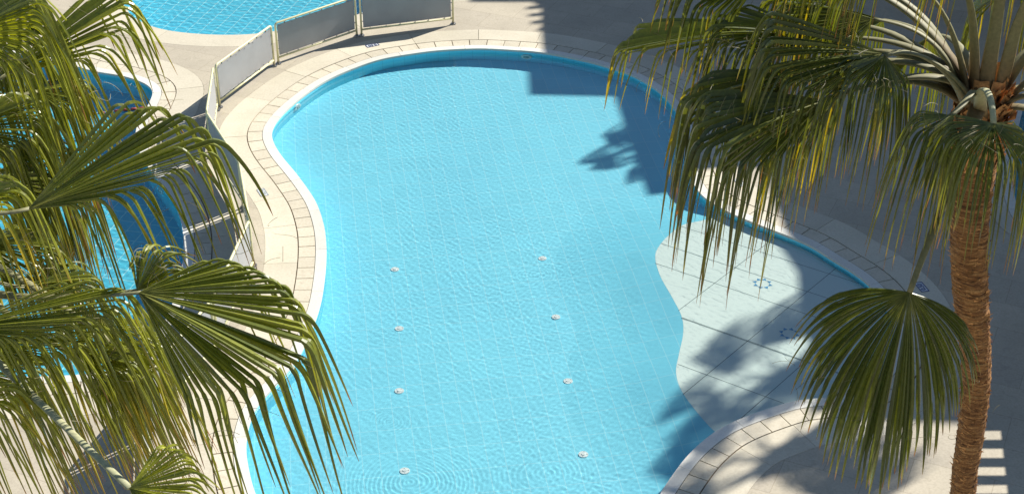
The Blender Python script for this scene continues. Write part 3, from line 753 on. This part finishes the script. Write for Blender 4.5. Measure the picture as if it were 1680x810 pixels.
def make_trunk(root, path, radii, seed):
    rr = random.Random(seed); pts = smooth_closed(path, 0.035, closed=False); n = len(pts); sides = 40
    V, Fc, UV = [], [], []; s = 0
    for i, p in enumerate(pts):
        f = i/(n-1); k = f*(len(radii)-1); k0 = min(len(radii)-2, int(k)); r = radii[k0]+(radii[k0+1]-radii[k0])*(k-k0)
        if i: s += (pts[i]-pts[i-1]).length
        ringed = 0.010*abs(math.sin(s*math.pi/0.06 + 1.2*noise.noise(Vector((s*2, 0, seed)))))
        for j in range(sides):
            a = 2*math.pi*j/sides
            rn = r*(1+0.05*noise.noise(Vector((math.cos(a)*1.3, math.sin(a)*1.3, s*1.2+seed)))) + ringed + 0.014*noise.noise(Vector((math.cos(a)*5, math.sin(a)*5, s*22))) 
            V.append((p.x+rn*math.cos(a), p.y+rn*math.sin(a), p.z)); UV.append((j/sides, s))
    for i in range(n-1):
        for j in range(sides): a = i*sides+j; b = i*sides+(j+1) % sides; Fc.append((a, b, b+sides, a+sides))
    Fc.append(tuple(range((n-1)*sides, n*sides)))
    o = mesh_obj('trunk', V, Fc, M['trunk'], root, False); o.location = -root.location
    uv = o.data.uv_layers.new(name='UVMap')
    for f in o.data.polygons:
        us = [UV[o.data.loops[l].vertex_index] for l in f.loop_indices]; wrap = max(u[0] for u in us)-min(u[0] for u in us) > 0.5
        for l, u in zip(f.loop_indices, us): uv.data[l].uv = (u[0]+(1 if wrap and u[0] < 0.5 else 0), u[1])
    # frayed leaf-base splinters standing out of the bark
    bm = bmesh.new(); zt = pts[-1]
    for _ in range(1500):
        i = rr.randrange(n-2); p = pts[i]; f = i/(n-1); k = f*(len(radii)-1); k0 = min(len(radii)-2, int(k)); r = radii[k0]+(radii[k0+1]-radii[k0])*(k-k0)
        a = rr.uniform(0, 2*math.pi); e = Vector((math.cos(a), math.sin(a), 0)); tn = Vector((-e.y, e.x, 0))
        q = p + e*(r+0.004); ln = rr.uniform(0.03, 0.10)*(1.0 if f < 0.75 else 1.5); wd = rr.uniform(0.004, 0.016)
        tipv = q + e*rr.uniform(0.008, 0.035) + tn*rr.uniform(-1, 1)*ln + Vector((0, 0, rr.uniform(-0.2, 0.7)*ln*0.6))
        v = [bm.verts.new(q+Vector((0, 0, wd))), bm.verts.new(q-Vector((0, 0, wd))), bm.verts.new(tipv)]; bm.faces.new(v)
    so_ = bm_obj('bark_fibre', bm, M['fibre'], root); so_.location = -root.location
    # woven matting and stubs in the crown
    bm = bmesh.new()
    for _ in range(230):
        a = rr.uniform(0, 2*math.pi); e = Vector((math.cos(a), math.sin(a), 0)); zz = rr.uniform(-0.35, 0.40); rad = radii[-1]*(1.05 - max(0, zz)*0.9)
        c = zt + Vector((0, 0, zz)) + e*rad; tn = Vector((-e.y, e.x, 0)); h = rr.uniform(0.08, 0.24); wd = rr.uniform(0.04, 0.11)
        o1 = [c-tn*wd, c+tn*wd]; top = c + Vector((0, 0, h)) + e*rr.uniform(0.0, 0.12)
        pv = [o1[0], o1[1], top+tn*wd*rr.uniform(0.2, 0.9), top+tn*wd*rr.uniform(-0.3, 0.2)-Vector((0, 0, rr.uniform(0, .08))), top-tn*wd*rr.uniform(0.2, 0.9)]
        bm.faces.new([bm.verts.new(x + Vector((rr.uniform(-.01, .01),)*3)) for x in pv])
    s2 = bm_obj('crown_matting', bm, M['fibre'], root); s2.location = -root.location
    # heart of the crown
    bm = bmesh.new(); bmesh.ops.create_icosphere(bm, subdivisions=3, radius=1, matrix=Matrix.Translation(zt+Vector((0, 0, 0.05))) @ Matrix.Diagonal((radii[-1]*0.95, radii[-1]*0.95, 0.42, 1)))
    for v in bm.verts: v.co += Vector((1, 1, 1))*0.05*noise.noise(v.co*6)
    s3 = bm_obj('crown_heart', bm, M['fibre'], root, True); s3.location = -root.location
def add_frond(root, C, hub, tip, up, far, near, free, seed, ctrl=None, dens=True, w0=0.07, pale=0.15, **kw):
    up = Vector(up)
    f = empty('frond'); f.parent = root; f.location = -root.location
    fan('fan_blade', f, hub, tip, up, far, near, free, seed, **kw)
    dirh = (hub-C); dirh.z = 0
    if dirh.length > 1e-3: dirh.normalize()
    b = C + dirh*0.13 + Vector((0, 0, random.Random(seed).uniform(-0.12, 0.12)))
    if ctrl is None:
        ax = (tip-hub).normalized(); ctrl = [C + (hub-C)*0.35 + Vector((0, 0, 0.30*(hub-C).length)), hub - ax*0.25*(hub-C).length + Vector((0, 0, 0.03))]
    petiole(f, b, hub, ctrl, w0=w0, pale=pale)
    if dens: threads(f, hub, tip, up, free, seed)
def generic(root, C, az, el, seed, pl=1.05, bl=0.85, free=0.95, **kw):
    rr = random.Random(seed)
    a, e = R(az), R(el); h = Vector((math.cos(a), math.sin(a), 0))
    d1 = h*math.cos(e) + Vector((0, 0, math.sin(e))); e2 = e - R(32+rr.uniform(-8, 12)); d2 = h*math.cos(e2) + Vector((0, 0, math.sin(e2)))
    hub = C + d1*pl; tip = hub + d2*bl
    sidev = Vector((-h.y, h.x, 0))*rr.uniform(-0.35, 0.35)
    kw.setdefault('fold', rr.uniform(30, 50)); kw.setdefault('droop', 0.35)
    add_frond(root, C, hub, tip, Vector((0, 0, 1)) + h*0.3 + sidev, (rr.uniform(55, 80), 0.5, 0.8, 0), (rr.uniform(55, 80), 0.5, 0.8, 0), free, seed, dens=False, **kw)

WR = Vector((-0.05, 0, 0)); CR = Q(1614, 172, 14.0)
base_r = Q(1570, 900, 17.2); 
fx = P(1574, 860)
# trunk follows the picture: line of points at the depth of a nearly upright stem
def stem_point(px, z):                      # stem lies in a plane through the crown, facing the camera, tilted very little
    Y = CR.y + 0.0*(CR.z-z); t = Y*CP + (H-z)*SP; u = (px-840)/F; return Vector((u*t, Y, z))
def z_at(py):
    v = (py-405)/F; Y = CR.y; k = (Y*SP + v*Y*CP)/(CP - v*SP); return H-k
TONE = 0.85
path = []
for px, py in [(1577, 820), (1583, 770), (1594, 700), (1600, 640), (1601, 590), (1597, 540), (1592, 470), (1590, 400), (1592, 340), (1600, 270), (1608, 215)]:
    path.append(stem_point(px, z_at(py)))
b0 = path[0]; low = Vector((b0.x+0.05, b0.y, 0)); path = [low, Vector((b0.x+0.04, b0.y, b0.z*0.35)), Vector((b0.x-0.03, b0.y, b0.z*0.7))] + path
pr = empty('palm_tree', tuple(low)); tag(pr, 'tall fan palm with brown ringed trunk standing beside the shallow shelf', 'palm tree', 'fan palms round the pools')
make_trunk(pr, path, [0.22, 0.17, 0.125, 0.112, 0.112, 0.116, 0.122, 0.130, 0.145, 0.165, 0.18, 0.195], 3)
CAMUP = (0, -0.75, 0.65)
FR = [  # hub, tip, up, far half, near half, free, extras
 ((1448, 88, 13.5), (1262, 72, 13.2), (0.0, -0.75, 0.8), (24, 0.1, 0.8, 0), (42, 0.45, 1.0, 20), 0.9, dict(wind=WR, droop=0.15, fold=12)),
 ((1452, 92, 13.4), (1400, 118, 13.2), (0.0, -0.6, 0.8), (40, 0.3, 1.0, 8), (120, 0.4, 1.0, 24), 0.95, dict(wind=WR, droop=0.2, fold=25)),
 ((1300, 45, 14.9), (1018, 72, 15.2), (0.1, -0.45, 0.9), (22, 0.15, 0.6, 0), (13, 0.85, 1.0, 18), 0.70, dict(wind=WR, droop=0.10, tint=0.9, fold=20)),
 ((1300, 110, 14.6), (1130, 190, 14.3), (-0.3, -0.5, 0.8), (45, 0.3, 0.8, 0), (28, 0.6, 1.0, 14), 0.75, dict(wind=WR, droop=0.2, tint=0.9, yellow=0.35)),
 ((1355, 165, 13.7), (1165, 225, 13.2), (0.0, -0.7, 0.75), (40, 0.25, 0.8, 0), (34, 0.6, 1.0, 16), 1.15, dict(wind=WR, droop=0.25)),
 ((1320, 120, 14.2), (1140, 160, 13.9), (0.0, -0.6, 0.8), (30, 0.3, 0.9, 9), (30, 0.6, 1.0, 18), 1.25, dict(wind=WR, droop=0.25, tint=0.2)),
 ((1340, 60, 14.4), (1180, 40, 14.2), (0.0, -0.6, 0.8), (35, 0.3, 0.7, 10), (30, 0.6, 1.0, 16), 0.9, dict(wind=WR, droop=0.15, tint=0.2)),
 ((1330, 175, 14.3), (1205, 235, 14.2), (-0.2, -0.6, 0.8), (20, 0.3, 0.9, 0), (30, 0.5, 1.0, 12), 1.2, dict(wind=WR, droop=0.35, tint=0.4)),
 ((1630, 203, 12.6), (1660, 262, 12.3), (0.25, -0.85, 0.6), (120, 0.3, 0.8, 0), (120, 0.3, 0.9, 0), 0.8, dict(wind=WR, droop=0.5, tint=0.3, fold=15)),
 ((1560, 190, 13.0), (1520, 215, 12.8), (0.0, -0.6, 0.7), (60, 0.4, 1.0, 10), (90, 0.4, 1.0, 22), 1.0, dict(wind=WR, droop=0.4)),
 ((1492, 480, 13.2), (1436, 735, 13.3), (0.05, -1.0, 0.25), (92, 0.60, 0.85, 36), (88, 0.60, 0.85, 34), 0.52, dict(wind=Vector((0, 0, 0)), droop=1.0, cup=0.02, yellow=0.03, kink=0.2, fold=8)),
]
for k, (hb, tp, up, fa, ne_, fr_, kw) in enumerate(FR):
    ctrl = None
    if k == 10: ctrl = [Q(1585, 215, 13.5), Q(1562, 310, 13.2), Q(1520, 400, 13.2)]
    if k in (0, 1): ctrl = [Q(1570, 120, 13.6), Q(1510, 70, 13.5)]
    if k == 8: ctrl = [Q(1598, 130, 13.2), Q(1628, 128, 12.7)]
    add_frond(pr, CR, Q(*hb), Q(*tp), up, fa, ne_, fr_, 100+k, ctrl=ctrl, pale=0.8 if k == 8 else 0.15, w0=0.085 if k != 8 else 0.07, **kw)
GR = [(165, 34), (130, 20), (100, 5), (72, 30), (40, 15), (15, 38), (-18, 30), (-40, 5), (150, -8), (20, -15), (-30, -20)]
for k, (az, el) in enumerate(GR): generic(pr, CR, az, el, 200+k, wind=WR, pl=1.3, bl=0.8, yellow=0.2, tint=(k % 4)*0.25)
UPF = [((1545, -100, 12.9), (1500, -190, 12.5), (-0.3, -0.6, 0.6), 80, 1.15), ((1655, -110, 12.8), (1665, -200, 12.5), (0.1, -0.7, 0.6), 80, 1.25), ((1440, -60, 13.3), (1330, -110, 13.2), (-0.3, -0.5, 0.8), 75, 0.95),
       ((1260, -50, 14.2), (1120, -60, 14.2), (-0.1, -0.5, 0.8), 60, 0.65), ((1750, -60, 12.9), (1840, -110, 12.7), (0.3, -0.5, 0.7), 75, 1.2), ((1390, -20, 14.4), (1260, -10, 14.8), (-0.1, -0.4, 0.9), 60, 0.6)]
for k, (hb, tp, up, sp, fr_) in enumerate(UPF): add_frond(pr, CR, Q(*hb), Q(*tp), up, (sp, 0.4, 0.9, 0), (sp, 0.4, 0.9, 0), fr_, 240+k, dens=False, w0=0.08, wind=WR, tint=0.3*(k % 3), yellow=0.15, fold=35)
print('palm right base', tuple(round(x, 2) for x in low), 'crown', tuple(round(x, 2) for x in CR))

TONE = 1.4
WL = Vector((0.22, 0, 0)); CL = Q(-165, 430, 12.6)
lowl = Vector((CL.x-0.3, CL.y+0.2, 0)); pl_ = empty('palm_tree', tuple(lowl)); tag(pl_, 'fan palm whose leaves reach in from the left edge over the left pool', 'palm tree', 'fan palms round the pools')
make_trunk(pl_, [lowl, Vector((CL.x-0.25, CL.y+0.1, 3)), Vector((CL.x-0.05, CL.y, 6)), Vector((CL.x, CL.y, CL.z-0.1))], [0.25, 0.2, 0.18, 0.18, 0.2, 0.22], 11)
FL = [
 ((48, 342, 11.2), (335, 240, 11.3), (0.05, -0.6, 0.8), (36, 0.30, 0.30, 13), (17, 0.82, 1.1, 25), 0.85, dict(wind=WL, droop=0.04, tint=0.2, yellow=0.05, fold=5)),
 ((228, 480, 10.7), (505, 548, 10.8), (0.0, -0.7, 0.75), (44, 0.62, 0.9, 16), (52, 0.40, 1.0, 20), 1.08, dict(wind=WL*1.5, droop=0.05, tint=0.1, fold=5, yellow=0.07)),
 ((225, 476, 10.9), (260, 420, 10.9), (0.0, -0.7, 0.75), (60, 0.3, 0.8, 10), (50, 0.3, 0.8, 9), 0.30, dict(wind=WL*0.5, droop=0.3, tint=0.3, kink=0.8)),
 ((-80, 540, 10.9), (192, 488, 11.0), (0.1, -0.6, 0.8), (14, 0.3, 0.9, 8), (24, 0.80, 0.9, 26), 1.45, dict(wind=WL*1.9, droop=0.04, tint=0.7, yellow=0.12, fold=5)),
 ((-60, 560, 11.3), (160, 540, 11.4), (0.1, -0.6, 0.8), (20, 0.3, 0.9, 8), (24, 0.75, 0.9, 24), 1.35, dict(wind=WL*1.5, droop=0.12, tint=0.7, yellow=0.2)),
 ((15, 120, 11.8), (205, -5, 11.9), (0.2, -0.6, 0.8), (22, 0.3, 0.8, 8), (24, 0.55, 1.0, 13), 0.72, dict(wind=WL, droop=0.10, tint=0.9, yellow=0.2)),
 ((-60, 60, 11.6), (50, -5, 11.4), (0.1, -0.6, 0.8), (50, 0.4, 0.9, 0), (60, 0.5, 1.0, 20), 1.35, dict(wind=WL, droop=0.3, tint=0.8)),
 ((-60, 215, 12.2), (50, 160, 12.3), (0.1, -0.6, 0.8), (50, 0.4, 0.9, 0), (60, 0.5, 1.0, 30), 1.3, dict(wind=WL*0.5, droop=0.35, yellow=0.05)),
 ((-20, 300, 12.6), (80, 290, 12.9), (0.3, -0.4, 0.8), (50, 0.4, 0.9, 0), (60, 0.5, 1.0, 26), 1.2, dict(wind=WL*0.3, droop=0.4, tint=0.1, yellow=0.05)),
 ((213, 800, 10.3), (310, 812, 10.2), (0.0, -0.6, 0.9), (75, 0.25, 0.8, 18), (60, 0.3, 0.8, 14), 0.25, dict(wind=WL, droop=0.15, tint=1.5, yellow=0.0, fold=10)),
 ((165, 520, 12.0), (265, 560, 12.1), (0.3, -0.3, 0.9), (40, 0.4, 0.9, 12), (60, 0.4, 1.0, 26), 1.0, dict(wind=WL*1.9, droop=0.5, tint=0.8, yellow=0.35)),
 ((-30, 400, 12.4), (85, 400, 12.6), (0.2, -0.5, 0.8), (50, 0.4, 0.9, 0), (60, 0.5, 1.0, 26), 1.0, dict(wind=WL*0.6, droop=0.4, yellow=0.05)),
 ((60, 150, 12.7), (130, 130, 12.9), (0.2, -0.5, 0.8), (40, 0.4, 0.9, 0), (60, 0.5, 1.0, 18), 0.9, dict(wind=WL*0.6, droop=0.4, tint=0.3, yellow=0.05)),
 ((-60, 130, 12.9), (40, 100, 13.1), (0.2, -0.5, 0.8), (50, 0.4, 0.9, 0), (60, 0.5, 1.0, 20), 1.3, dict(wind=WL*0.6, droop=0.4, yellow=0.1)),
 ((-140, 660, 10.9), (20, 640, 11.0), (0.1, -0.6, 0.8), (20, 0.3, 0.9, 5), (26, 0.7, 0.9, 16), 1.1, dict(wind=WL*1.3, droop=0.1, tint=0.9, yellow=0.2, fold=10)),
 ((120, 575, 11.5), (215, 590, 11.5), (0.2, -0.5, 0.8), (35, 0.4, 0.9, 8), (50, 0.5, 1.0, 22), 1.0, dict(wind=WL*1.9, droop=0.3, yellow=0.4, tint=0.9)),
 ((-120, 590, 11.6), (70, 600, 11.8), (0.1, -0.6, 0.8), (20, 0.3, 0.9, 6), (26, 0.7, 0.9, 18), 1.2, dict(wind=WL*1.3, droop=0.1, tint=0.6, yellow=0.2, fold=10)),
 ((40, 470, 12.5), (150, 450, 12.7), (0.2, -0.5, 0.8), (50, 0.4, 0.9, 0), (60, 0.5, 1.0, 26), 1.0, dict(wind=WL*0.8, droop=0.3, yellow=0.05, tint=0.2)),
 ((-40, 20, 12.6), (90, 40, 12.7), (0.2, -0.5, 0.8), (50, 0.4, 0.9, 0), (60, 0.5, 1.0, 24), 1.2, dict(wind=WL*0.6, droop=0.3, yellow=0.1)),
 ((20, 240, 12.9), (110, 250, 13.0), (0.2, -0.5, 0.8), (50, 0.4, 0.9, 0), (60, 0.5, 1.0, 26), 1.2, dict(wind=WL*0.4, droop=0.3, yellow=0.05)),
 ((180, 560, 11.8), (250, 610, 11.8), (0.2, -0.5, 0.8), (50, 0.4, 0.9, 12), (50, 0.5, 1.0, 20), 0.75, dict(wind=WL*2.2, droop=0.3, yellow=0.5, tint=0.7)),
 ((-100, 340, 11.4), (20, 300, 11.3), (0.1, -0.6, 0.8), (30, 0.4, 0.9, 7), (40, 0.5, 1.0, 12), 0.9, dict(wind=WL*1.2, droop=0.4, tint=0.9, yellow=0.3)),
]
for k, (hb, tp, up, fa, ne_, fr_, kw) in enumerate(FL):
    ctrl = None
    if k == 9: ctrl = [Q(-80, 520, 12.0), Q(60, 655, 11.1)]
    if k in (1, 2): ctrl = [Q(-60, 500, 12.4), Q(110, 492, 11.5)]
    if k == 10: ctrl = [Q(-60, 540, 12.8), Q(80, 540, 12.3)]
    add_frond(pl_, CL, Q(*hb), Q(*tp), up, fa, ne_, fr_, 300+k, ctrl=ctrl, pale=0.9 if k == 9 else 0.3, w0=0.05, **kw)
GL = [(175, 30), (140, 20), (110, 45), (85, 25), (-100, 30), (-130, 30), (-160, 10), (200, 5), (120, 5), (95, -5)]
for k, (az, el) in enumerate(GL): generic(pl_, CL, az, el, 400+k, wind=WL*0.6, pl=1.2, bl=0.95, yellow=0.2, tint=(k % 4)*0.25)

# guessed palms just outside the frame, crowns placed to throw the feathery shadows
def far_palm(sx, sy, z, seed, label, floor=True, azs=None, bl=0.85, free=0.95):
    g = S_floor(sx, sy) if floor else P(sx, sy); C = g + Vector((SX, SY, 0))*z; C.z = z
    lo = Vector((C.x+0.3, C.y, 0)); r_ = empty('palm_tree', tuple(lo)); tag(r_, label, 'palm tree', 'fan palms round the pools')
    make_trunk(r_, [lo, Vector((C.x+0.2, C.y, z*0.4)), C-Vector((0, 0, 0.1))], [0.25, 0.2, 0.18, 0.2], seed)
    for k, (az, el) in enumerate(azs or [(k*137.5, [50, 25, 0, -25][k % 4]) for k in range(17)]): generic(r_, C, az, el, seed*50+k, pl=0.95, bl=bl, free=free)
far_palm(1098, 238, 10.0, 21, 'unseen fan palm placed to throw feathery shadow on the far right bend of the pool', azs=[(178, 58), (205, 40), (165, 22), (225, 12), (185, -5), (150, -20), (205, -35), (240, -25), (135, 35), (250, 35), (20, 30), (-40, 10), (80, 20)], bl=0.55, free=1.35)
far_palm(1285, 640, 13.0, 22, 'unseen fan palm whose crown is placed to shade the lower half of the pale shelf')
far_palm(1290, 748, 12.0, 23, 'unseen fan palm whose crown is placed to shade the coping at the lower right', False)
